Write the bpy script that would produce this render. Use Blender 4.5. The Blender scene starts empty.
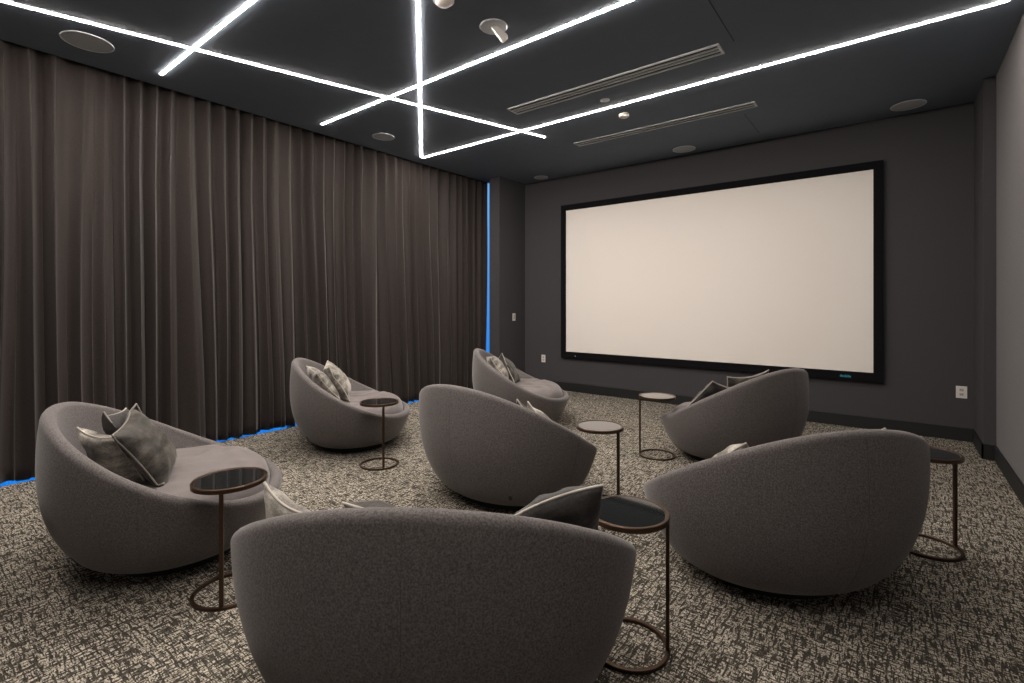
import bpy, bmesh, math, random
from mathutils import Vector, Matrix, noise
PI = math.pi
scene = bpy.context.scene
COL = scene.collection

# ------------------------------------------------------------------ camera
FPX, HORIZON, CAMH, YAW = 493.7, 303.5, 1.35, 37.88
cam_data = bpy.data.cameras.new('camera')
cam = bpy.data.objects.new('camera', cam_data)
COL.objects.link(cam)
cam.location = (0, 0, CAMH)
cam.rotation_euler = (PI / 2, 0, math.radians(YAW))
cam_data.sensor_width = 36
cam_data.lens = 36 * FPX / 1024
cam_data.shift_y = (HORIZON - 341.5) / 1024
cam_data.clip_start = 0.02
scene.camera = cam

# ------------------------------------------------------------------ world, exposure
world = bpy.data.worlds.new('dusk')
scene.world = world
world.use_nodes = True
bg = world.node_tree.nodes['Background']
bg.inputs[1].default_value = 1.0
_n, _l = world.node_tree.nodes, world.node_tree.links    # blue hour outside the window: paler towards the zenith
_tc = _n.new('ShaderNodeTexCoord'); _sx = _n.new('ShaderNodeSeparateXYZ'); _mr = _n.new('ShaderNodeMapRange')
_rp = _n.new('ShaderNodeValToRGB')
_mr.inputs[1].default_value = -0.15; _mr.inputs[2].default_value = 0.30
_rp.color_ramp.elements[0].color = (0.010, 0.20, 0.75, 1); _rp.color_ramp.elements[1].color = (0.16, 0.44, 0.85, 1)
_l.new(_tc.outputs['Generated'], _sx.inputs[0]); _l.new(_sx.outputs[2], _mr.inputs[0])
_l.new(_mr.outputs[0], _rp.inputs[0]); _l.new(_rp.outputs[0], bg.inputs[0])
scene.view_settings.view_transform = 'Standard'
scene.view_settings.look = 'None'
scene.view_settings.exposure = 0.24
scene.view_settings.gamma = 1
scene.view_settings.use_curve_mapping = False
LED_STRENGTH = 128.0

# ------------------------------------------------------------------ room numbers
CEIL = 3.31
FRONT = 6.55
RIGHT = 0.68
BACK = -1.7
CURT = -5.2
GLASS = -5.40

# ------------------------------------------------------------------ materials
def new_mat(name, color, rough=0.6, metal=0.0, spec=0.5, sheen=0.0):
    m = bpy.data.materials.new(name)
    m.use_nodes = True
    b = m.node_tree.nodes['Principled BSDF']
    b.inputs['Base Color'].default_value = (*color, 1)
    b.inputs['Roughness'].default_value = rough
    b.inputs['Metallic'].default_value = metal
    b.inputs['Specular IOR Level'].default_value = spec
    if sheen:
        b.inputs['Sheen Weight'].default_value = sheen
        b.inputs['Sheen Roughness'].default_value = 0.4
    return m, m.node_tree, b

def node(nt, kind, **kw):
    n = nt.nodes.new(kind)
    for k, v in kw.items():
        setattr(n, k, v)
    return n

def math_node(nt, op, a, b=None, clamp=False):
    n = node(nt, 'ShaderNodeMath', operation=op, use_clamp=clamp)
    for i, v in enumerate((a, b)):
        if v is None:
            continue
        if isinstance(v, (int, float)):
            n.inputs[i].default_value = v
        else:
            nt.links.new(v, n.inputs[i])
    return n.outputs[0]

def noise_tex(nt, vec, scale, detail=2.0, rough=0.5, mapscale=None, loc=(0, 0, 0), rot=(0, 0, 0)):
    if mapscale:
        mp = node(nt, 'ShaderNodeMapping')
        mp.inputs['Scale'].default_value = mapscale
        mp.inputs['Location'].default_value = loc
        mp.inputs['Rotation'].default_value = rot
        nt.links.new(vec, mp.inputs['Vector'])
        vec = mp.outputs[0]
    n = node(nt, 'ShaderNodeTexNoise')
    n.inputs['Scale'].default_value = scale
    n.inputs['Detail'].default_value = detail
    n.inputs['Roughness'].default_value = rough
    nt.links.new(vec, n.inputs['Vector'])
    return n.outputs[0]

def ramp(nt, fac, stops):
    r = node(nt, 'ShaderNodeValToRGB')
    els = r.color_ramp.elements
    while len(els) < len(stops):
        els.new(0.5)
    for e, (p, c) in zip(els, stops):
        e.position = p
        e.color = (*c, 1)
    nt.links.new(fac, r.inputs[0])
    return r.outputs[0]

def bump(nt, b, height, strength, dist):
    n = node(nt, 'ShaderNodeBump')
    n.inputs['Strength'].default_value = strength
    n.inputs['Distance'].default_value = dist
    nt.links.new(height, n.inputs['Height'])
    nt.links.new(n.outputs[0], b.inputs['Normal'])

def coords(nt, kind='Object'):
    return node(nt, 'ShaderNodeTexCoord').outputs[kind]

def speckled(name, c0, c1, scale, rough=0.9, sheen=0.0, bmp=0.0, spec=0.2, detail=3.0):
    m, nt, b = new_mat(name, c0, rough, spec=spec, sheen=sheen)
    v = coords(nt)
    f = noise_tex(nt, v, scale, detail, 0.7)
    nt.links.new(ramp(nt, f, [(0.36, c0), (0.64, c1)]), b.inputs['Base Color'])
    if bmp:
        bump(nt, b, f, bmp, 0.002)
    return m

M = {}
M['chair'] = speckled('chair_fabric', (0.080, 0.073, 0.073), (0.182, 0.166, 0.164), 170, 0.95, 0.25, 0.35)
M['cushion'] = speckled('cushion_fabric', (0.135, 0.122, 0.120), (0.195, 0.175, 0.172), 260, 0.9, 0.3, 0.2)
M['seam'] = new_mat('seam_thread', (0.06, 0.055, 0.055), 0.9)[0]
M['plinth'] = new_mat('black_plinth', (0.008, 0.008, 0.008), 0.7)[0]
M['front_wall'] = speckled('front_wall_fabric', (0.044, 0.043, 0.047), (0.067, 0.065, 0.070), 160, 0.9, 0, 0.2)
M['side_wall'] = speckled('side_wall_fabric', (0.135, 0.133, 0.137), (0.19, 0.187, 0.192), 160, 0.9, 0, 0.2)
M['ceiling'] = speckled('ceiling_paint', (0.132, 0.160, 0.200), (0.140, 0.168, 0.208), 6, 0.8)
M['baseboard'] = new_mat('baseboard_paint', (0.006, 0.0065, 0.007), 0.6)[0]
M['groove'] = new_mat('groove', (0.02, 0.02, 0.022), 0.8)[0]
M['screen'] = new_mat('screen_fabric', (0.80, 0.765, 0.72), 0.9, spec=0.1)[0]
M['screen_frame'] = new_mat('screen_frame_velvet', (0.006, 0.006, 0.007), 0.9, spec=0.1)[0]
M['cyan'] = new_mat('cyan_mark', (0.03, 0.30, 0.42), 0.6)[0]
M['white'] = new_mat('white_plastic', (0.66, 0.63, 0.60), 0.45)[0]
M['outlet_slot'] = new_mat('outlet_slot', (0.42, 0.40, 0.385), 0.5)[0]
M['fixture'] = new_mat('fixture_white', (0.72, 0.76, 0.80), 0.5)[0]
M['grille'] = new_mat('speaker_grille', (0.42, 0.45, 0.48), 0.7)[0]
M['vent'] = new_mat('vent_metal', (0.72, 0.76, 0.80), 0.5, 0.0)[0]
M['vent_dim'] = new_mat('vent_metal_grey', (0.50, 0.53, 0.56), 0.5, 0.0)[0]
M['dark'] = new_mat('dark_slot', (0.02, 0.02, 0.02), 0.8)[0]
M['bronze'] = new_mat('bronze_metal', (0.072, 0.043, 0.027), 0.36, 0.75)[0]
_sm = M['smoked'] = new_mat('smoked_glass', (0.010, 0.012, 0.013), 0.05, 0.0, 0.5)[0]
_sm.node_tree.nodes['Principled BSDF'].inputs['Coat Weight'].default_value = 1.0
_sm.node_tree.nodes['Principled BSDF'].inputs['Coat Roughness'].default_value = 0.03
M['aluminium'] = new_mat('window_frame_metal', (0.05, 0.06, 0.08), 0.5, 0.5)[0]
M['tag'] = new_mat('label_tag', (0.03, 0.022, 0.02), 0.7)[0]
M['piping_light'] = new_mat('piping_light', (0.42, 0.39, 0.345), 0.6, sheen=0.4)[0]
M['piping_dark'] = new_mat('piping_dark', (0.16, 0.148, 0.135), 0.6, sheen=0.4)[0]

# lamp diffuser
m, nt, b = new_mat('led_diffuser', (0.9, 0.85, 0.8))
b.inputs['Emission Color'].default_value = (1.0, 0.895, 0.81, 1)
b.inputs['Emission Strength'].default_value = LED_STRENGTH
M['led'] = m
# crystal lens of the ceiling spots
m, nt, b = new_mat('clear_lens', (0.75, 0.73, 0.70), 0.15, spec=0.8)
b.inputs['Transmission Weight'].default_value = 0.2
M['lens'] = m

# window pane: mostly clear, a little reflection
m = bpy.data.materials.new('window_glass'); m.use_nodes = True
nt = m.node_tree; nt.nodes.clear()
out = node(nt, 'ShaderNodeOutputMaterial'); mix = node(nt, 'ShaderNodeMixShader')
tr = node(nt, 'ShaderNodeBsdfTransparent'); gl = node(nt, 'ShaderNodeBsdfGlossy')
gl.inputs['Roughness'].default_value = 0.02; mix.inputs[0].default_value = 0.06
nt.links.new(tr.outputs[0], mix.inputs[1]); nt.links.new(gl.outputs[0], mix.inputs[2])
nt.links.new(mix.outputs[0], out.inputs[0])
M['glass'] = m

# velvet for the pillows: crushed pile, light or dark
def velvet(name, c0, c1, sheen):
    m, nt, b = new_mat(name, c0, 0.55, spec=0.3, sheen=sheen)
    v = coords(nt)
    a = noise_tex(nt, v, 6.5, 4.0, 0.62, mapscale=(1.0, 1.0, 1.8))
    fine = noise_tex(nt, v, 190, 2.0)
    f = math_node(nt, 'ADD', a, math_node(nt, 'MULTIPLY', math_node(nt, 'SUBTRACT', fine, 0.5), 0.25))
    nt.links.new(ramp(nt, f, [(0.34, c0), (0.50, tuple((p + q) / 2.4 for p, q in zip(c0, c1))), (0.64, c1)]), b.inputs['Base Color'])
    bump(nt, b, a, 0.5, 0.02)
    return m
M['velvet_light'] = velvet('velvet_silver', (0.05, 0.046, 0.038), (0.52, 0.49, 0.43), 0.3)
M['velvet_mid'] = velvet('velvet_taupe', (0.012, 0.011, 0.009), (0.110, 0.101, 0.086), 0.15)
M['velvet_dark'] = velvet('velvet_charcoal', (0.012, 0.011, 0.011), (0.07, 0.066, 0.063), 0.2)

# curtain cloth
m, nt, b = new_mat('curtain_cloth', (0.1, 0.085, 0.08), 0.7, spec=0.22, sheen=0.2)
v = coords(nt)
w = noise_tex(nt, v, 1.0, 3.0, 0.7, mapscale=(260, 260, 70))
nt.links.new(ramp(nt, w, [(0.3, (0.0155, 0.0120, 0.0110)), (0.7, (0.036, 0.0285, 0.0262))]), b.inputs['Base Color'])
bump(nt, b, w, 0.15, 0.001)
M['curtain'] = m

# carpet: light loop pile crossed by broken dark strokes laid along the room's two directions
m, nt, b = new_mat('carpet', (0.3, 0.28, 0.25), 0.95, spec=0.1)
v = coords(nt)
s1 = noise_tex(nt, v, 1.0, 1.5, 0.55, mapscale=(92, 13, 1))
s2 = noise_tex(nt, v, 1.0, 1.5, 0.55, mapscale=(14, 96, 1), loc=(3.3, 8.1, 0))
s3 = noise_tex(nt, v, 1.0, 1.0, 0.5, mapscale=(190, 60, 1), loc=(1.3, 2.1, 0))
s4 = noise_tex(nt, v, 1.0, 1.0, 0.5, mapscale=(60, 200, 1), loc=(7.3, 4.1, 0))
big = noise_tex(nt, v, 4.2, 3.0, 0.6)
d1 = math_node(nt, 'MULTIPLY', math_node(nt, 'SUBTRACT', s1, 0.515), 15, True)
d2 = math_node(nt, 'MULTIPLY', math_node(nt, 'SUBTRACT', s2, 0.525), 15, True)
strokes = math_node(nt, 'MAXIMUM', d1, d2)
weave = math_node(nt, 'MAXIMUM', s3, s4)
wv = math_node(nt, 'MULTIPLY', math_node(nt, 'SUBTRACT', 0.66, weave), 5.0, True)
lum = math_node(nt, 'MULTIPLY', wv, math_node(nt, 'SUBTRACT', 1.0, math_node(nt, 'MULTIPLY', strokes, 0.85)))
lum = math_node(nt, 'MULTIPLY', lum, math_node(nt, 'ADD', 0.55, math_node(nt, 'MULTIPLY', big, 0.9)))
nt.links.new(ramp(nt, lum, [(0.0, (0.028, 0.026, 0.022)), (0.35, (0.16, 0.145, 0.118)), (0.92, (0.66, 0.61, 0.52))]), b.inputs['Base Color'])
bump(nt, b, lum, 0.6, 0.006)
M['carpet'] = m

# ------------------------------------------------------------------ mesh helpers
def obj(name, bm, mat, parent=None, smooth=True, angle=40):
    bmesh.ops.recalc_face_normals(bm, faces=bm.faces)
    me = bpy.data.meshes.new(name)
    bm.to_mesh(me); bm.free()
    me.materials.append(M[mat] if isinstance(mat, str) else mat)
    if smooth:
        me.polygons.foreach_set('use_smooth', [True] * len(me.polygons))
        me.set_sharp_from_angle(angle=math.radians(angle))
    o = bpy.data.objects.new(name, me)
    COL.objects.link(o)
    o.parent = parent
    return o

def tag(o, label=None, cat=None, group=None, kind=None):
    if label: o['label'] = label
    if cat: o['category'] = cat
    if group: o['group'] = group
    if kind: o['kind'] = kind
    return o

def thing(name, loc, rz=0.0, **kw):
    o = bpy.data.objects.new(name, None)
    COL.objects.link(o)
    o.empty_display_size = 0.1
    o.location = loc; o.rotation_euler = (0, 0, rz)
    return tag(o, **kw)

def struct(o, label):
    o['kind'] = 'structure'; o['label'] = label
    return o

def box(bm, lo, hi, bev=0.0):
    r = bmesh.ops.create_cube(bm, size=1)
    vs = r['verts']
    for v in vs:
        v.co = Vector([lo[i] + (v.co[i] + 0.5) * (hi[i] - lo[i]) for i in range(3)])
    if bev:
        es = list({e for v in vs for e in v.link_edges})
        bmesh.ops.bevel(bm, geom=es, offset=bev, segments=2, profile=0.7, affect='EDGES')
    return bm

def boxes(*lst, bev=0.0):
    bm = bmesh.new()
    for lo, hi in lst:
        box(bm, lo, hi, bev)
    return bm

def lathe(prof, n=48, bm=None, cap=True):
    """prof: list of (r, z); closed at axis with r=0 points"""
    bm = bm or bmesh.new()
    rings = []
    for r, z in prof:
        if r < 1e-6:
            rings.append([bm.verts.new((0, 0, z))])
        else:
            rings.append([bm.verts.new((r * math.cos(2 * PI * i / n), r * math.sin(2 * PI * i / n), z)) for i in range(n)])
    for a, c in zip(rings, rings[1:]):
        for i in range(n):
            j = (i + 1) % n
            if len(a) == 1 and len(c) == 1: continue
            if len(a) == 1: bm.faces.new((a[0], c[i], c[j]))
            elif len(c) == 1: bm.faces.new((a[i], a[j], c[0]))
            else: bm.faces.new((a[i], a[j], c[j], c[i]))
    return bm

def torus_section(bm, R, sec, n=64, center=(0, 0, 0)):
    """sweep closed section [(dr, z)] round a circle"""
    rings = []
    for i in range(n):
        a = 2 * PI * i / n
        rings.append([bm.verts.new((center[0] + (R + d) * math.cos(a), center[1] + (R + d) * math.sin(a), center[2] + z)) for d, z in sec])
    k = len(sec)
    for i in range(n):
        for j in range(k):
            bm.faces.new((rings[i][j], rings[(i + 1) % n][j], rings[(i + 1) % n][(j + 1) % k], rings[i][(j + 1) % k]))
    return bm

def tube(bm, pts, r, n=8, closed=False):
    pts = [Vector(p) for p in pts]
    k = len(pts); rings = []
    up = Vector((0.123, 0.31, 0.94)).normalized()
    for i, p in enumerate(pts):
        if closed: d = pts[(i + 1) % k] - pts[i - 1]
        else: d = pts[min(i + 1, k - 1)] - pts[max(i - 1, 0)]
        d.normalize()
        s = d.cross(up).normalized() if abs(d.dot(up)) < 0.98 else d.cross(Vector((1, 0, 0))).normalized()
        t = s.cross(d)
        rings.append([bm.verts.new(p + r * (math.cos(2 * PI * j / n) * s + math.sin(2 * PI * j / n) * t)) for j in range(n)])
    for i in range(k if closed else k - 1):
        a, c = rings[i], rings[(i + 1) % k]
        for j in range(n):
            bm.faces.new((a[j], a[(j + 1) % n], c[(j + 1) % n], c[j]))
    if not closed:
        bm.faces.new(rings[0]); bm.faces.new(rings[-1][::-1])
    return bm

def copy_tree(o, parent=None):
    c = o.copy(); COL.objects.link(c); c.parent = parent
    for ch in list(o.children):
        if ch.get('skip'): continue
        copy_tree(ch, c)
    return c

# ------------------------------------------------------------------ the room
struct(obj('floor', boxes(((-5.21, BACK - 0.1, -0.12), (RIGHT + 0.15, FRONT + 0.15, 0))), 'carpet', smooth=False),
       'woven carpet of cream loops crossed by dark broken strokes')
struct(obj('ceiling', boxes(((-5.245, BACK - 0.1, CEIL), (RIGHT + 0.15, FRONT + 0.15, CEIL + 0.12)), ((-5.55, BACK - 0.1, CEIL + 0.12), (-5.0, FRONT + 0.15, CEIL + 0.2))), 'ceiling', smooth=False),
       'dark blue grey painted ceiling')
struct(obj('wall_front', boxes(((-5.5, FRONT, 0), (RIGHT + 0.15, FRONT + 0.15, CEIL))), 'front_wall', smooth=False),
       'charcoal fabric wall behind the projection screen')
struct(obj('wall_right', boxes(((RIGHT, BACK - 0.1, 0), (RIGHT + 0.15, FRONT, CEIL))), 'side_wall', smooth=False),
       'grey fabric wall on the right')
struct(obj('wall_back', boxes(((-5.5, BACK - 0.15, 0), (RIGHT, BACK, CEIL))), 'side_wall', smooth=False),
       'grey wall at the back of the room')
# pier at the window end of the screen wall, pilaster at its right end
struct(obj('wall_left', boxes(((-5.023, 5.883, 0), (-4.824, FRONT, CEIL))), 'front_wall', smooth=False),
       'charcoal pier between the curtain and the screen wall')
struct(obj('trim_1', boxes(((0.598, 5.90, 0), (RIGHT, FRONT, CEIL - 0.012)), bev=0.003), 'front_wall', smooth=False),
       'shallow pilaster in the right corner of the screen wall')
# baseboards
BH = 0.13
struct(obj('baseboard_front', boxes(((-4.824, FRONT - 0.014, 0), (0.598, FRONT, BH)), bev=0.002), 'baseboard', smooth=False), 'black baseboard below the screen')
struct(obj('baseboard_right', boxes(((RIGHT - 0.014, BACK, 0), (RIGHT, 5.886, BH)), bev=0.002), 'baseboard', smooth=False), 'black baseboard of the right wall')
struct(obj('baseboard_corner', boxes(((0.586, 5.886, 0), (0.598, FRONT - 0.014, BH)), ((0.586, 5.886, 0), (RIGHT, 5.90, BH))), 'baseboard', smooth=False), 'black baseboard round the pilaster')
struct(obj('baseboard_left', boxes(((-4.824, 5.869, 0), (-4.810, FRONT - 0.014, BH)), ((-5.023, 5.869, 0), (-4.810, 5.883, BH))), 'baseboard', smooth=False), 'black baseboard round the window pier')
struct(obj('baseboard_back', boxes(((-5.2, BACK, 0), (RIGHT - 0.014, BACK + 0.014, BH))), 'baseboard', smooth=False), 'black baseboard of the back wall')
# thin dark joints in the ceiling boards and the shadow gap along the screen wall
struct(obj('trim_2', boxes(((-0.958, 3.05, CEIL - 0.002), (-0.952, 3.93, CEIL + 0.002))), 'groove', smooth=False), 'thin joint in the ceiling near the long vent')
struct(obj('trim_3', boxes(((-1.243, 5.5, CEIL - 0.002), (-1.237, 6.22, CEIL + 0.002))), 'groove', smooth=False), 'thin joint in the ceiling before the screen wall')
struct(obj('trim_4', boxes(((-4.824, FRONT - 0.006, CEIL - 0.014), (0.598, FRONT, CEIL))), 'groove', smooth=False), 'dark shadow gap along the top of the screen wall')

# window wall behind the curtain: floor to ceiling panes in slim metal frames
win = struct(thing('window_1', (GLASS, (BACK + FRONT) / 2, 0)), 'floor to ceiling window behind the curtain')
y0, y1 = BACK - (BACK + FRONT) / 2, FRONT - (BACK + FRONT) / 2
obj('window_pane', boxes(((-0.004, y0, -0.3), (0.004, y1, CEIL + 0.119))), 'glass', win, smooth=False)
for i in range(1, 5):
    yy = y0 + (y1 - y0) * i / 5.0 - 0.35
    obj('mullion', boxes(((-0.10, yy - 0.025, -0.3), (-0.006, yy + 0.025, CEIL + 0.119))), 'aluminium', win, smooth=False)

# ------------------------------------------------------------------ curtain
def curtain():
    bm = bmesh.new()
    ya, yb = BACK + 0.02, 5.93
    ny, nz = 1500, 34
    per = 0.138
    grid = []
    for i in range(ny + 1):
        y = ya + (yb - ya) * i / ny
        col = []
        warp = 2.0 * noise.noise(Vector((y * 1.3, 3.1, 0))) + 1.2 * noise.noise(Vector((y * 3.7, 9.7, 0)))
        amp_y = 0.8 + 0.9 * noise.noise(Vector((y * 3.1, 1.7, 5)))
        hem = 0.017 + 0.012 * (1 if noise.noise(Vector((y * 6.0, 0.3, 2.2))) > 0.0 else 0) + 0.008 * noise.noise(Vector((y * 23, 0, 7)))
        for j in range(nz + 1):
            t = j / nz
            z = hem + (CEIL + 0.11 - hem) * t
            low = (1 - t)
            lw = low ** 0.7
            ph = 2 * PI * y / per + 2.0 * warp + lw * 3.4 * noise.noise(Vector((y * 2.9, z * 0.30, 4.4)))
            s = math.sin(ph)
            a = 0.052 * amp_y * (1.0 - 0.15 * low)
            x = a * (2 * ((s + 1) / 2) ** 1.5 - 0.85) + 0.014 * math.sin(2.3 * ph + 1.0 + 3 * warp) * lw
            x += 0.030 * lw * noise.noise(Vector((y * 6.2, z * 0.45, 8.8))) + 0.008 * noise.noise(Vector((y * 17, z * 1.4, 1.8))) * lw
            x += 0.030 * noise.noise(Vector((y * 1.1, 0, 6.1)))
            x = 0.070 * math.tanh(x / 0.065) - 0.125 * min(1, t * 1.4) ** 1.2 * 0.85
            if z > CEIL - 0.25: x = min(x, -0.058) if z > CEIL - 0.03 else min(x, -0.058 + (CEIL - 0.03 - z) * 0.4)
            yy = y + 0.17 * min(1, t * 1.4) * max(0, (y - 4.6) / 1.3) + 0.012 * math.sin(2 * ph) * (0.5 + 0.5 * low)
            col.append(bm.verts.new((x, yy, z)))
        grid.append(col)
    for i in range(ny):
        for j in range(nz):
            bm.faces.new((grid[i][j], grid[i + 1][j], grid[i + 1][j + 1], grid[i][j + 1]))
    o = obj('curtain', bm, 'curtain', angle=180)
    o.location = (CURT, 0, 0)
    sm = o.modifiers.new('thick', 'SOLIDIFY'); sm.thickness = 0.003; sm.offset = 0
    return tag(o, 'floor to ceiling dark brown pleated curtain drawn along the left wall', 'curtain')
curtain()

# ------------------------------------------------------------------ LED lines in the ceiling
W_LED = 0.021
def led(p, q, label, crossed=()):
    """a strip from p to q; where another line runs through it, it stops mitred against that line's edges"""
    p, q = Vector(p), Vector(q)
    d = q - p; L = d.length; d.normalize(); nrm = Vector((-d.y, d.x))
    cuts = []
    for a, c in crossed:
        a, c = Vector(a), Vector(c); e = (c - a).normalized()
        den = d.x * e.y - d.y * e.x
        off = (W_LED / 2 + 0.0048) / den            # shift along d of the other line's two edges
        t0 = ((a - p).x * e.y - (a - p).y * e.x) / den
        sl = -(nrm.x * e.y - nrm.y * e.x) / den      # how the cut slides with the sideways position
        cuts.append((t0, abs(off), sl))
    cuts.sort()
    ends = [(0, 0)]
    for t0, off, sl in cuts: ends += [(t0 - off, sl), (t0 + off, sl)]
    ends.append((L, 0))
    if cuts and cuts[0][0] - cuts[0][1] < 0.03: ends = ends[2:]
    t = thing('light_strip', (p.x, p.y, CEIL), math.atan2(d.y, d.x), label=label, cat='strip light', group='LED lines in the ceiling')
    def bar(bm, v0, v1, z0, z1):
        for k in range(0, len(ends), 2):
            (ta, sa), (tb, sb) = ends[k], ends[k + 1]
            vs = [bm.verts.new((tt + sl * v, v, z)) for z in (z0, z1) for tt, sl, v in ((ta, sa, v0), (tb, sb, v0), (tb, sb, v1), (ta, sa, v1))]
            for f in ((0, 1, 2, 3), (7, 6, 5, 4), (0, 4, 5, 1), (1, 5, 6, 2), (2, 6, 7, 3), (3, 7, 4, 0)): bm.faces.new([vs[i] for i in f])
    h = W_LED / 2
    bm = bmesh.new(); bar(bm, -h - 0.004, -h - 0.0002, -0.001, -0.0002); bar(bm, h + 0.0002, h + 0.004, -0.001, -0.0002)
    obj('housing', bm, 'dark', t, smooth=False)
    bm = bmesh.new(); bar(bm, -h, h, -0.0048, -0.0002)
    obj('diffuser', bm, 'led', t, smooth=False)
def ext(p, q, k):
    return (q[0] + (p[0] - q[0]) * k, q[1] + (p[1] - q[1]) * k)
LINE_A = ((-3.262, 4.826), ext((-4.567, .486), (-3.262, 4.826), 1.3))
LINE_B = ((-4.958, 1.489), (-1.6, 1.489))
LINE_C = ((-5.010, 4.465), ext((-2.437, 2.144), (-5.048, 4.499), 1.86))
LINE_D = ((-4.952, 2.982), (-0.7, 2.982))
LINE_E = ((-5.02, 4.497), (0.575, 4.485))
LINE_F = ((-4.95, -0.01), (0.3, -0.01))
led(*LINE_A, 'long light line running diagonally from the upper left, ending near the room centre', (LINE_B, LINE_D, LINE_E, LINE_F))
led(*LINE_B, 'light line nearest the upper left corner, crossing the long diagonal and ending over the curtain')
led(*LINE_C, 'light line seen almost upright, coming down from the top centre', (LINE_A, LINE_B, LINE_D))
led(*LINE_D, 'light line crossing the middle of the ceiling towards the curtain')
led(*LINE_E, 'light line nearest the screen, reaching the right wall')
led(*LINE_F, 'light line outside the picture, behind the nearest lounge chair')

# ------------------------------------------------------------------ ceiling fittings
def speaker(x, y, r, label):
    t = thing('ceiling_speaker', (x, y, CEIL), label=label, cat='speaker', group='round speakers in the ceiling')
    obj('rim', torus_section(bmesh.new(), r, [(-0.004, -0.0005), (0.002, -0.0005), (0.002, -0.006), (-0.004, -0.007)]), 'fixture', t)
    obj('grille', lathe([(0, -0.001), (r - 0.006, -0.001), (r - 0.006, -0.004), (r * 0.5, -0.005), (0, -0.005)]), 'grille', t)
speaker(-4.777, 0.967, 0.155, 'round grey ceiling speaker at the far left, above the nearest curtain end')
speaker(-4.750, 3.648, 0.125, 'round grey ceiling speaker by the curtain, between two light lines')
speaker(-4.352, 6.329, 0.105, 'small looking round ceiling speaker in the far left corner')
speaker(-2.123, 6.283, 0.135, 'round ceiling speaker above the middle of the screen')
speaker(0.095, 6.250, 0.140, 'round ceiling speaker at the right, near the pilaster')

def vent(x0, x1, ya, yb, n, mat, label):
    cx, cy = (x0 + x1) / 2, (ya + yb) / 2
    t = thing('linear_vent', (cx, cy, CEIL), label=label, cat='air vent', group='slot vents in the ceiling')
    hx, hy = (x1 - x0) / 2, (yb - ya) / 2
    b = 0.018
    obj('backing', boxes(((-hx + b, -hy + b, -0.003), (hx - b, hy - b, -0.0005))), 'dark', t, smooth=False)
    obj('frame', boxes(((-hx, -hy, -0.012), (hx, -hy + b, -0.0004)), ((-hx, hy - b, -0.012), (hx, hy, -0.0004)),
                       ((-hx, -hy + b, -0.012), (-hx + b, hy - b, -0.0004)), ((hx - b, -hy + b, -0.012), (hx, hy - b, -0.0004))), mat, t, smooth=False)
    for i in range(1, n):
        yy = -hy + b + (2 * hy - 2 * b) * i / n
        obj('slat', boxes(((-hx + b, yy - 0.009, -0.012), (hx - b, yy + 0.009, -0.003))), mat, t, smooth=False)
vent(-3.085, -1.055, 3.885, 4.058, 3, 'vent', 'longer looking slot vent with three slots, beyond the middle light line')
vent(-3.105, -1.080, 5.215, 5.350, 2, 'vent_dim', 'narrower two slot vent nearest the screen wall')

def spot(x, y, rz, label):
    t = thing('ceiling_spot', (x, y, CEIL), rz, label=label, cat='ceiling light')
    obj('flange', lathe([(0, -0.0005), (0.098, -0.0005), (0.100, -0.004), (0.094, -0.010), (0.08, -0.011), (0.05, -0.007), (0, -0.007)]), 'fixture', t)
    bm = boxes(((-0.024, -0.030, -0.125), (0.024, 0.024, 0.0)), bev=0.014)
    bmesh.ops.transform(bm, matrix=Matrix.Rotation(math.radians(-40), 4, 'X'), verts=bm.verts)
    for v in bm.verts: v.co.z = min(v.co.z, -0.006)
    o = obj('head', bm, 'lens', t)
    bm = bmesh.new()
    for k in (-0.014, 0.0, 0.014):
        box(bm, (k - 0.003, -0.022, -0.127), (k + 0.003, 0.016, -0.1235), 0.001)
    bmesh.ops.transform(bm, matrix=Matrix.Rotation(math.radians(-40), 4, 'X'), verts=bm.verts)
    obj('louvre', bm, 'outlet_slot', o, smooth=False)
spot(-2.245, 2.674, math.radians(128), 'round white ceiling fitting with a clear tilted head beside the middle light line')

t = thing('smoke_detector', (-2.30, 2.24, CEIL), label='small white domed detector cut by the top edge of the picture', cat='smoke detector')
obj('base', lathe([(0, -0.0005), (0.068, -0.0005), (0.068, -0.012), (0.06, -0.014), (0, -0.014)]), 'fixture', t)
obj('dome', lathe([(0.052, -0.013), (0.05, -0.028), (0.035, -0.040), (0, -0.044)]), 'white', t)

o = obj('sprinkler_cover', lathe([(0, -0.0005), (0.046, -0.0005), (0.046, -0.005), (0.04, -0.007), (0, -0.0075)]), 'fixture')
o.location = (-2.213, 4.303, CEIL); tag(o, 'small flat white disc between the long vent and the light line', 'sprinkler cover')
t = thing('motion_sensor', (-2.227, 4.75, CEIL), label='small raised white round sensor between the light line and the second vent', cat='sensor')
obj('body', lathe([(0, -0.0005), (0.052, -0.0005), (0.052, -0.022), (0.044, -0.030), (0.024, -0.030), (0.022, -0.026), (0, -0.026)]), 'white', t)
obj('lens', lathe([(0.021, -0.0265), (0.016, -0.034), (0, -0.037)], 24), 'outlet_slot', t)

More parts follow.
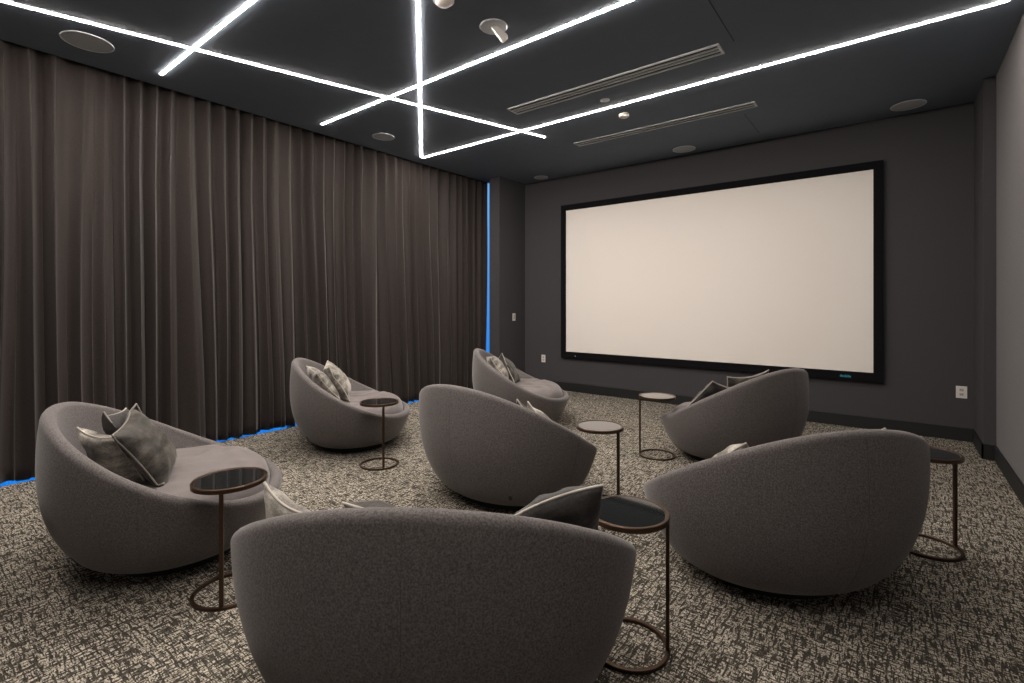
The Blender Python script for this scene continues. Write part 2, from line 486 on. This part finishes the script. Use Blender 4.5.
# ------------------------------------------------------------------ projection screen
SX0, SX1, SZ0, SZ1 = -4.098, -0.105, 0.515, 2.864
SY = 6.50
t = thing('projection_screen', ((SX0 + SX1) / 2, FRONT, SZ0), label='large white fixed projection screen in a black frame on the end wall', cat='projection screen')
hx, hz, bw = (SX1 - SX0) / 2, SZ1 - SZ0, 0.086
d0, d1 = SY - FRONT, -0.001
fr = obj('frame', boxes(((-hx, d0, 0), (hx, d1, bw + 0.01)), ((-hx, d0, hz - bw), (hx, d1, hz)),
                   ((-hx, d0, bw + 0.01), (-hx + bw, d1, hz - bw)), ((hx - bw, d0, bw + 0.01), (hx, d1, hz - bw)), bev=0.003), 'screen_frame', t, smooth=False)
obj('screen_fabric', boxes(((-hx + bw - 0.002, d0 + 0.014, bw + 0.008), (hx - bw + 0.002, d0 + 0.022, hz - bw + 0.002))), 'screen', t, smooth=False)
# tiny cyan wordmark (illegible in the photograph: a row of low strokes) and a small badge
bm = bmesh.new()
mx = -0.487 - (SX0 + SX1) / 2
random.seed(4)
x = mx
while x < mx + 0.100:
    w_ = random.choice((0.006, 0.008, 0.010))
    box(bm, (x, d0 - 0.0015, 0.031), (x + w_, d0 + 0.0005, 0.031 + random.choice((0.017, 0.020, 0.026))))
    x += w_ + 0.003
obj('maker_mark', bm, 'cyan', fr, smooth=False)
bm = lathe([(0, 0), (0.009, 0), (0.009, 0.003), (0, 0.004)], 20)
bmesh.ops.transform(bm, matrix=Matrix.Translation((-3.84 - (SX0 + SX1) / 2, d0, 0.036)) @ Matrix.Rotation(PI / 2, 4, 'X'), verts=bm.verts)
obj('badge', bm, 'outlet_slot', fr)

# ------------------------------------------------------------------ plates on the walls
def plate(loc, rz, w, h, kind, label, cat):
    t = thing('wall_outlet' if cat == 'outlet' else 'light_switch', loc, rz, label=label, cat=cat)
    obj('cover_plate', boxes(((-w / 2, -0.007, -h / 2), (w / 2, -0.0005, h / 2)), bev=0.002), 'white', t, smooth=False)
    if kind == 'switch':
        obj('rocker', boxes(((-0.017, -0.010, -0.034), (0.017, -0.007, 0.034)), bev=0.001), 'outlet_slot', t, smooth=False)
    else:
        for s in (-1, 1):
            sk = obj('socket', boxes(((-0.016, -0.0085, s * 0.022 - 0.014), (0.016, -0.007, s * 0.022 + 0.014)), bev=0.0005), 'outlet_slot', t, smooth=False)
            obj('slot', boxes(((-0.008, -0.0092, s * 0.022 - 0.006), (-0.005, -0.0085, s * 0.022 + 0.006)), ((0.005, -0.0092, s * 0.022 - 0.006), (0.008, -0.0085, s * 0.022 + 0.006))), 'dark', sk, smooth=False)
plate((-4.455, FRONT, 0.470), 0, 0.072, 0.118, 'outlet', 'narrow white wall outlet left of the projection screen', 'outlet')
plate((0.508, FRONT, 0.478), 0, 0.082, 0.118, 'outlet', 'white wall outlet right of the projection screen, near the pilaster', 'outlet')
plate((-4.824, 6.248, 1.134), math.radians(90), 0.072, 0.118, 'switch', 'white light switch on the pier beside the curtain', 'light switch')

# ------------------------------------------------------------------ lounge chair
A_, B_, NE, ZB, ZF, PE, S0, ZM, CT, Z0, HQ, SH, LEAN = 0.701, 0.592, 2.067, 0.827, 0.321, 1.641, 0.611, 0.73, 0.001, 0.055, -0.003, 0.059, -0.091
NPH = 192
def spow(v, e): return math.copysign(abs(v) ** e, v)
def uv_at(phi): return spow(math.cos(phi), 2 / NE), spow(math.sin(phi), 2 / NE)
def rim_z(v):
    return ZF + (ZB - ZF) * max(0, min(1, (1 - v) / 2)) ** PE + HQ * math.sin(PI * (1 - v))
def prof(z):
    if z < ZM: return S0 + (1 - S0) * math.sqrt(max(0, 1 - ((ZM - z) / (ZM - Z0)) ** 2))
    return 1 - CT * ((z - ZM) / (ZB - ZM)) ** 2
def shiftz(z): return SH * (1 - min(z / 0.5, 1)) ** 2 - LEAN * z
def outer(phi, z, off=0.0):
    u, v = uv_at(phi); s = prof(z)
    p = Vector((A_ * s * u, B_ * s * v + shiftz(z), z))
    if off:
        n = Vector((u / A_, v / B_, 0)).normalized()
        p -= n * off
    return p
def az(deg): return math.radians(deg - 90)       # 0 = middle of the back, + towards the sitter's right... local +x

def chair_shell():
    bm = bmesh.new()
    phis = [2 * PI * i / NPH for i in range(NPH)]
    grid = []
    R = 0.030
    for phi in phis:
        u, v = uv_at(phi)
        zr = rim_z(v)
        col = []
        ztop = zr - R
        N = 26
        dseam = min(abs((phi - az(a) + PI) % (2 * PI) - PI) for a in (0, 79, -79))
        dpuck = abs((phi - az(37) + PI) % (2 * PI) - PI)
        for k in range(N + 1):
            t = (k / N) ** 1.7
            z = Z0 + (ztop - Z0) * t
            off = 0.0025 * math.exp(-(dseam / 0.012) ** 2)
            off += 0.0014 * math.sin(z * 150 + 3 * math.sin(z * 31)) * math.exp(-(dpuck / 0.06) ** 2) * math.exp(-((z - 0.38) / 0.16) ** 2)
            p = outer(phi, z)
            off += 0.0022 * noise.noise(p * 5.0)
            col.append(outer(phi, z, off))
        for k in range(1, 9):                       # rounded rim
            a = PI * k / 8
            p = outer(phi, min(ztop, ZB), R * (1 - math.cos(a)))
            p.z = ztop + R * math.sin(a)
            col.append(p)
        zi = 0.26
        for k in range(1, 9):                       # padded inner face down to below the cushion
            t = k / 8
            z = ztop + (min(zi, ztop - 0.02) - ztop) * t
            col.append(outer(phi, z, 2 * R + 0.035 * math.sin(t * PI * 0.6) * (0.25 + 0.75 * (1 - v) / 2)))
        grid.append([bm.verts.new(p) for p in col])
    K = len(grid[0])
    for i in range(NPH):
        a, c = grid[i], grid[(i + 1) % NPH]
        for k in range(K - 1):
            bm.faces.new((a[k], c[k], c[k + 1], a[k + 1]))
    bm.faces.new([g[0] for g in grid][::-1])
    bm.faces.new([g[-1] for g in grid])
    return bm

def seat_cushion():
    bm = bmesh.new()
    n, rn = 120, 30
    def edge(phi):
        u, v = uv_at(phi)
        off = 2 * 0.030 + 0.018 + 0.02 * (1 - v) / 2
        return outer(phi, 0.33, off)
    c0 = Vector((0, shiftz(0.33), 0))
    rows = []
    top = 0.412
    for k in range(1, rn + 1):
        rr = k / rn
        row = []
        for i in range(n):
            phi = 2 * PI * i / n
            e = edge(phi); e.z = 0
            p = c0 + (e - c0) * rr
            edge_round = max(0.0, (rr - 0.80) / 0.20)
            z = top + 0.018 * (1 - rr * rr) - 0.090 * (1 - math.sqrt(max(0, 1 - edge_round ** 2)))
            # soft creases fanning over the front and sides
            q = Vector((p.x * 3.0, p.y * 11.0 + 2.0 * noise.noise(Vector((p.x * 3, p.y * 3, 1))), 2))
            fold = noise.noise(q)
            z += 0.016 * fold * (0.35 + 0.65 * rr) - 0.008 * abs(noise.noise(Vector((p.x * 6, p.y * 5, 9)))) 
            row.append(bm.verts.new((p.x, p.y, z)))
        rows.append(row)
    bottom = [bm.verts.new((v.co.x * 0.985, c0.y + (v.co.y - c0.y) * 0.985, 0.262)) for v in rows[-1]]
    ctr = bm.verts.new((c0.x, c0.y, top + 0.016))
    for i in range(n):
        j = (i + 1) % n
        bm.faces.new((ctr, rows[0][i], rows[0][j]))
        for a, c in zip(rows, rows[1:]):
            bm.faces.new((a[i], c[i], c[j], a[j]))
        bm.faces.new((rows[-1][i], bottom[i], bottom[j], rows[-1][j]))
    bm.faces.new(bottom[::-1])
    return bm

def make_chair():
    t = thing('lounge_chair', (0, 0, 0), cat='lounge chair', group='round grey lounge chairs facing the screen')
    sh = obj('shell', chair_shell(), 'chair', t, angle=60)
    for a in (0, 79, -79):
        pts = []
        zt = rim_z(uv_at(az(a))[1]) - 0.012
        for k in range(25):
            z = Z0 + 0.01 + (zt - Z0 - 0.01) * k / 24
            pts.append(outer(az(a), min(z, ZB), 0.0022))
        obj('seam', tube(bmesh.new(), pts, 0.0007, 6), 'seam', sh)
    p = outer(az(37), 0.15); q = outer(az(37), 0.17)
    n = Vector((p.x / A_ ** 2, p.y / B_ ** 2, 0)).normalized()
    bm = boxes(((-0.011, -0.002, -0.019), (0.011, 0.002, 0.019)), bev=0.0008)
    upv = (q - p).normalized(); side = upv.cross(n).normalized(); nn = side.cross(upv)
    Mx = Matrix((side, nn, upv)).transposed().to_4x4(); Mx.translation = p + nn * 0.001
    bmesh.ops.transform(bm, matrix=Mx, verts=bm.verts)
    obj('label_tag', bm, 'tag', sh, smooth=False)
    bm = bmesh.new()
    lathe([(0, 0), (1, 0), (1, 0.058), (0, 0.058)], 64, bm)
    for v in bm.verts:
        v.co.x *= A_ * 0.55; v.co.y = v.co.y * B_ * 0.55 + shiftz(0.03)
    obj('plinth', bm, 'plinth', t)
    obj('seat_cushion', seat_cushion(), 'cushion', t, angle=60)
    return t

CH = {
 'A': (-3.227, 1.01, -21.2), 'B': (-4.218, 2.842, -37.1), 'C': (-2.212, 2.752, -2.0), 'D': (-3.442, 4.55, -52.0),
 'E': (-1.131, 4.666, 69.8), 'F': (-0.481, 2.827, 48.1), 'G': (-1.275, 1.224, 35.7)}
LAB = {
 'A': 'grey round lounge chair at the far left holding three velvet pillows',
 'B': 'grey round lounge chair before the middle of the curtain holding two silver pillows',
 'C': 'grey round lounge chair in the middle of the room, seen from behind',
 'D': 'smallest looking grey lounge chair, nearest the corner left of the screen',
 'E': 'grey round lounge chair standing before the lower right part of the screen',
 'F': 'large looking grey lounge chair at the right, seen from behind, nearest the right wall',
 'G': 'nearest grey lounge chair, cut by the bottom edge, its back filling the foreground'}
proto = make_chair()
for i, k in enumerate('ABCDEFG'):
    o = proto if i == 0 else copy_tree(proto)
    x, y, h = CH[k]
    o.location = (x, y, 0); o.rotation_euler = (0, 0, math.radians(h)); o['label'] = LAB[k]

# ------------------------------------------------------------------ pillows
def pillow_mesh(seed, w=0.44, h=0.44, th=0.15):
    n = 30
    bm = bmesh.new(); g = {}
    def pos(a, b, s):
        # edges bow inwards, the four corners stay sharp
        ex = 1 - 0.10 * (1 - b * b); ez = 1 - 0.10 * (1 - a * a)
        x, z = a * ex * w / 2, b * ez * h / 2
        puff = ((1 - a ** 2) * (1 - b ** 2))
        y = s * th / 2 * (max(puff, 0) ** 0.42)
        q = Vector((x * 9, z * 9, seed * 3.7 + s))
        wr = noise.noise(q) * 0.012 + noise.noise(q * 2.3) * 0.006
        # tension creases running to the corners
        rad = math.hypot(a, b)
        wr += 0.006 * math.sin(9 * math.atan2(b, a) * 1.0 + seed) * max(0, rad - 0.45)
        y += s * wr * min(1, puff * 4)
        bend = 0.03 * math.sin(seed * 1.9) * a * a + 0.025 * math.cos(seed * 2.3) * b * b
        return Vector((x, y + bend, z))
    for s in (-1, 1):
        for i in range(n + 1):
            for j in range(n + 1):
                a, b = math.sin(PI / 2 * (2 * i / n - 1)), math.sin(PI / 2 * (2 * j / n - 1))
                edge = i in (0, n) or j in (0, n)
                if edge and s == 1: g[(1, i, j)] = g[(-1, i, j)]; continue
                g[(s, i, j)] = bm.verts.new(pos(a, b, s))
    for s in (-1, 1):
        for i in range(n):
            for j in range(n):
                f = [g[(s, i, j)], g[(s, i + 1, j)], g[(s, i + 1, j + 1)], g[(s, i, j + 1)]]
                bm.faces.new(f if s == 1 else f[::-1])
    rim = [(i, 0) for i in range(n)] + [(n, j) for j in range(n)] + [(i, n) for i in range(n, 0, -1)] + [(0, j) for j in range(n, 0, -1)]
    pts = [g[(-1, i, j)].co.copy() for i, j in rim]
    return bm, pts

from mathutils.bvhtree import BVHTree
_b = seat_cushion(); CUSHION_BVH = BVHTree.FromBMesh(_b); _b.free()
def rest_in_chair(p, gap):
    """a soft pillow gives way where it meets the seat or the padded inner side"""
    p = p.copy()
    u_, v_ = p.x, p.y - shiftz(p.z)
    r = math.hypot(u_ / A_, v_ / B_)
    if r > 1e-6 and p.z < rim_z(max(-1, min(1, v_ / B_ / r))) + 0.01:
        phi = math.atan2(spow(v_ / B_, NE / 2), spow(u_ / A_, NE / 2))
        vv = uv_at(phi)[1]; ztop = rim_z(vv) - 0.03
        t = max(0, min(1, (ztop - p.z) / max(0.02, ztop - 0.26)))
        q = outer(phi, p.z, 0.060 + 0.035 * math.sin(t * PI * 0.6) * (0.25 + 0.75 * (1 - vv) / 2) + gap + 0.002)
        rl = math.hypot(q.x / A_, (q.y - shiftz(p.z)) / B_)
        if r > rl:
            p.x *= rl / r; p.y = shiftz(p.z) + v_ * rl / r
    hit = CUSHION_BVH.ray_cast(Vector((p.x, p.y, 2)), Vector((0, 0, -1)))
    if hit[0] is not None: p.z = max(p.z, hit[0].z + gap)
    return p

def press(p, planes, gap):
    for c, n in planes:
        d = (p - c).dot(n) - gap
        if d < 0: p = p - n * d
    return p

def settle(p, planes, r):
    for k in range(6):
        p = rest_in_chair(press(p, planes, 0.002 + r), 0.004 + r)
    return p

def pillow(chair, loc, rot, seed, mat, pipe, label, w=0.40, h=0.40, th=0.14, planes=()):
    """loc and rotation in the chair's frame (x to its right-hand side seen from behind, y forward)"""
    x, y, hd = CH[chair]
    R = Matrix.Translation((x, y, 0)) @ Matrix.Rotation(math.radians(hd), 4, 'Z')
    rx, ry, rz = [math.radians(a) for a in rot]
    Ml = Matrix.Translation(loc) @ Matrix.Rotation(rz, 4, 'Z') @ Matrix.Rotation(rx, 4, 'X') @ Matrix.Rotation(ry, 4, 'Y')
    bm, pts = pillow_mesh(seed, w, h, th)
    Mi = Ml.inverted()
    for v in bm.verts: v.co = Mi @ settle(Ml @ v.co, planes, 0.0)
    pts = [Mi @ settle(Ml @ p, planes, 0.005) for p in pts]
    o = obj('throw_pillow', bm, mat, angle=180)
    o.matrix_world = R @ Ml
    tag(o, label, 'pillow', 'velvet throw pillows on the lounge chairs')
    obj('piping', tube(bmesh.new(), pts, 0.005, 6, closed=True), pipe, o, angle=180)
    return o
# chair, centre, (lean back about x, roll in its own plane about y, yaw about z), seed, cloth, piping, label, width, height
PILLOWS = [
 ('A', (0.092, -0.233, 0.547), (26.8, 0.6, 37.4), 1, 'velvet_light', 'piping_light', 'silver velvet pillow at the outer front of the far left lounge chair', 0.389, 0.327),
 ('A', (0.12, -0.081, 0.592), (30.7, 10.4, -7.8), 2, 'velvet_mid', 'piping_dark', 'largest looking taupe velvet pillow standing highest in the far left lounge chair', 0.424, 0.387),
 ('A', (-0.047, -0.184, 0.581), (28.4, -5.3, -8.6), 3, 'velvet_dark', 'piping_light', 'dark pillow mostly hidden behind the other two in the far left lounge chair', 0.398, 0.385),
 ('B', (0.014, -0.112, 0.598), (34.8, 6.1, -2.2), 4, 'velvet_light', 'piping_light', 'nearer silver velvet pillow in the chair by the curtain', 0.407, 0.389),
 ('B', (0.125, -0.245, 0.603), (39.4, 7.0, 17.1), 5, 'velvet_light', 'piping_light', 'farther silver velvet pillow with its corner up in the chair by the curtain', 0.358, 0.332),
 ('D', (0.034, -0.236, 0.615), (37.5, -7.0, 13.8), 6, 'velvet_light', 'piping_light', 'light edged pillow at the back of the chair nearest the screen corner', 0.396, 0.321),
 ('D', (-0.063, -0.116, 0.58), (36.0, -9.3, -5.2), 7, 'velvet_mid', 'piping_light', 'dark front pillow of the chair nearest the screen corner', 0.41, 0.388),
 ('C', (0.354, -0.151, 0.507), (30.0, 42.0, -22.0), 8, 'velvet_mid', 'piping_light', 'left pillow tip showing over the rim of the middle lounge chair', 0.344, 0.345),
 ('C', (0.381, -0.018, 0.502), (30.0, 42.0, -28.0), 9, 'velvet_light', 'piping_light', 'right pillow tip showing over the rim of the middle lounge chair', 0.347, 0.343),
 ('E', (-0.381, -0.093, 0.556), (38.6, 21.5, -26.2), 10, 'velvet_dark', 'piping_light', 'left dark pillow with pale piping over the rim of the chair before the screen', 0.382, 0.343),
 ('E', (-0.064, -0.153, 0.563), (28.2, -6.8, -14.4), 11, 'velvet_mid', 'piping_light', 'right pillow lying along the rim of the chair before the screen', 0.411, 0.396),
 ('F', (-0.351, -0.122, 0.542), (30.0, 40.0, 0.0), 12, 'velvet_light', 'piping_light', 'pillow tip at the left of the large right lounge chair', 0.35, 0.338),
 ('F', (0.202, -0.284, 0.605), (32.4, 40.7, 1.8), 13, 'velvet_light', 'piping_light', 'tiny pale pillow tip at the right end of the large right lounge chair', 0.352, 0.352),
 ('G', (-0.434, -0.127, 0.544), (27.3, 6.6, -32.3), 14, 'velvet_light', 'piping_light', 'silver velvet pillow at the left of the nearest lounge chair', 0.345, 0.349),
 ('G', (-0.095, -0.145, 0.592), (35.5, -14.8, -40.1), 15, 'velvet_mid', 'piping_light', 'small pillow tip behind the middle of the nearest lounge chair', 0.338, 0.343),
 ('G', (0.404, -0.044, 0.576), (34.3, -17.0, 26.2), 16, 'velvet_dark', 'piping_light', 'charcoal velvet pillow with a tall corner at the right of the nearest lounge chair', 0.324, 0.376),
]
def local_frame(loc, rot):
    rx, ry, rz = [math.radians(a) for a in rot]
    return Matrix.Translation(loc) @ Matrix.Rotation(rz, 4, 'Z') @ Matrix.Rotation(rx, 4, 'X') @ Matrix.Rotation(ry, 4, 'Y')
for i, p in enumerate(PILLOWS):
    planes = []
    for j, q in enumerate(PILLOWS):                 # pillows in one chair flatten against each other
        if j == i or q[0] != p[0]: continue
        a, b = (p, q) if i < j else (q, p)
        ca, cb = Vector(a[1]), Vector(b[1])
        ya = local_frame(a[1], a[2]).to_3x3() @ Vector((0, 1, 0)); yb = local_frame(b[1], b[2]).to_3x3() @ Vector((0, 1, 0))
        d = (ca - cb)
        n = (ya + yb).normalized()
        if n.dot(d) < 0: n = -n
        n = (n * 0.55 + d.normalized() * 0.45).normalized()
        if i > j: n = -n
        planes.append(((ca + cb) / 2, n))
    pillow(*p[:7], w=p[7], h=p[8], planes=planes)

# ------------------------------------------------------------------ side tables
TR, TH = 0.159, 0.532
def make_table():
    t = thing('side_table', (0, 0, 0), cat='side table', group='small round side tables with ring bases')
    s = 0.0085
    obj('table_rim', torus_section(bmesh.new(), TR - s / 1.2, [(-s, TH - 0.003), (-s, TH - 0.020), (s * 0.8, TH - 0.020), (s * 0.8, TH - 0.002), (s * 0.5, TH), (-s * 0.7, TH)], 80), 'bronze', t, angle=30)
    obj('tabletop', lathe([(0, TH - 0.012), (TR - s * 1.9, TH - 0.012), (TR - s * 1.85, TH - 0.0035), (TR - s * 2.1, TH - 0.003), (0, TH - 0.003)], 80), 'smoked', t, angle=5)
    obj('base_ring', torus_section(bmesh.new(), TR - s, [(-s, 0.001), (s, 0.001), (s, 0.012), (s * 0.8, 0.014), (-s * 0.8, 0.014), (-s, 0.012)], 80), 'bronze', t, angle=30)
    obj('post', boxes(((TR - 1.9 * s, -0.009, 0.014), (TR - 0.2 * s, 0.009, TH - 0.0205)), bev=0.003), 'bronze', t)
    return t
TB = [  # x, y, post pixel column -> post azimuth (degrees, world)
 (-2.467, 1.016, -35, 'side table with a dark glass top beside the far left lounge chair'),
 (-3.42, 2.585, -25, 'side table in front of the chair by the curtain, its base ring fully in view'),
 (-1.572, 2.981, -10, 'side table with a pale reflecting top between the middle chair and the right chair'),
 (-1.677, 4.259, 210, 'farthest side table, pale topped, standing before the screen'),
 (-0.837, 1.822, 20, 'nearest side table with a bronze rim right of the nearest lounge chair'),
 (0.131, 3.564, 33, 'side table half hidden behind the large right lounge chair')]
tp = make_table()
for i, (x, y, a, lab) in enumerate(TB):
    o = tp if i == 0 else copy_tree(tp)
    o.location = (x, y, 0); o.rotation_euler = (0, 0, math.radians(a)); o['label'] = lab
    if lab.startswith('nearest side table'):        # glass tilted on purpose so it mirrors the dark wall, not the screen
        for g in o.children:
            if g.name.startswith('tabletop'):
                ax = Matrix.Rotation(math.radians(-a), 3, 'Z') @ Vector((math.cos(math.radians(YAW)), math.sin(math.radians(YAW)), 0))
                c = Vector((0, 0, TH - 0.006))
                Rm = Matrix.Translation(c) @ Matrix.Rotation(math.radians(1.5), 4, ax) @ Matrix.Translation(-c)
                g.matrix_local = Rm
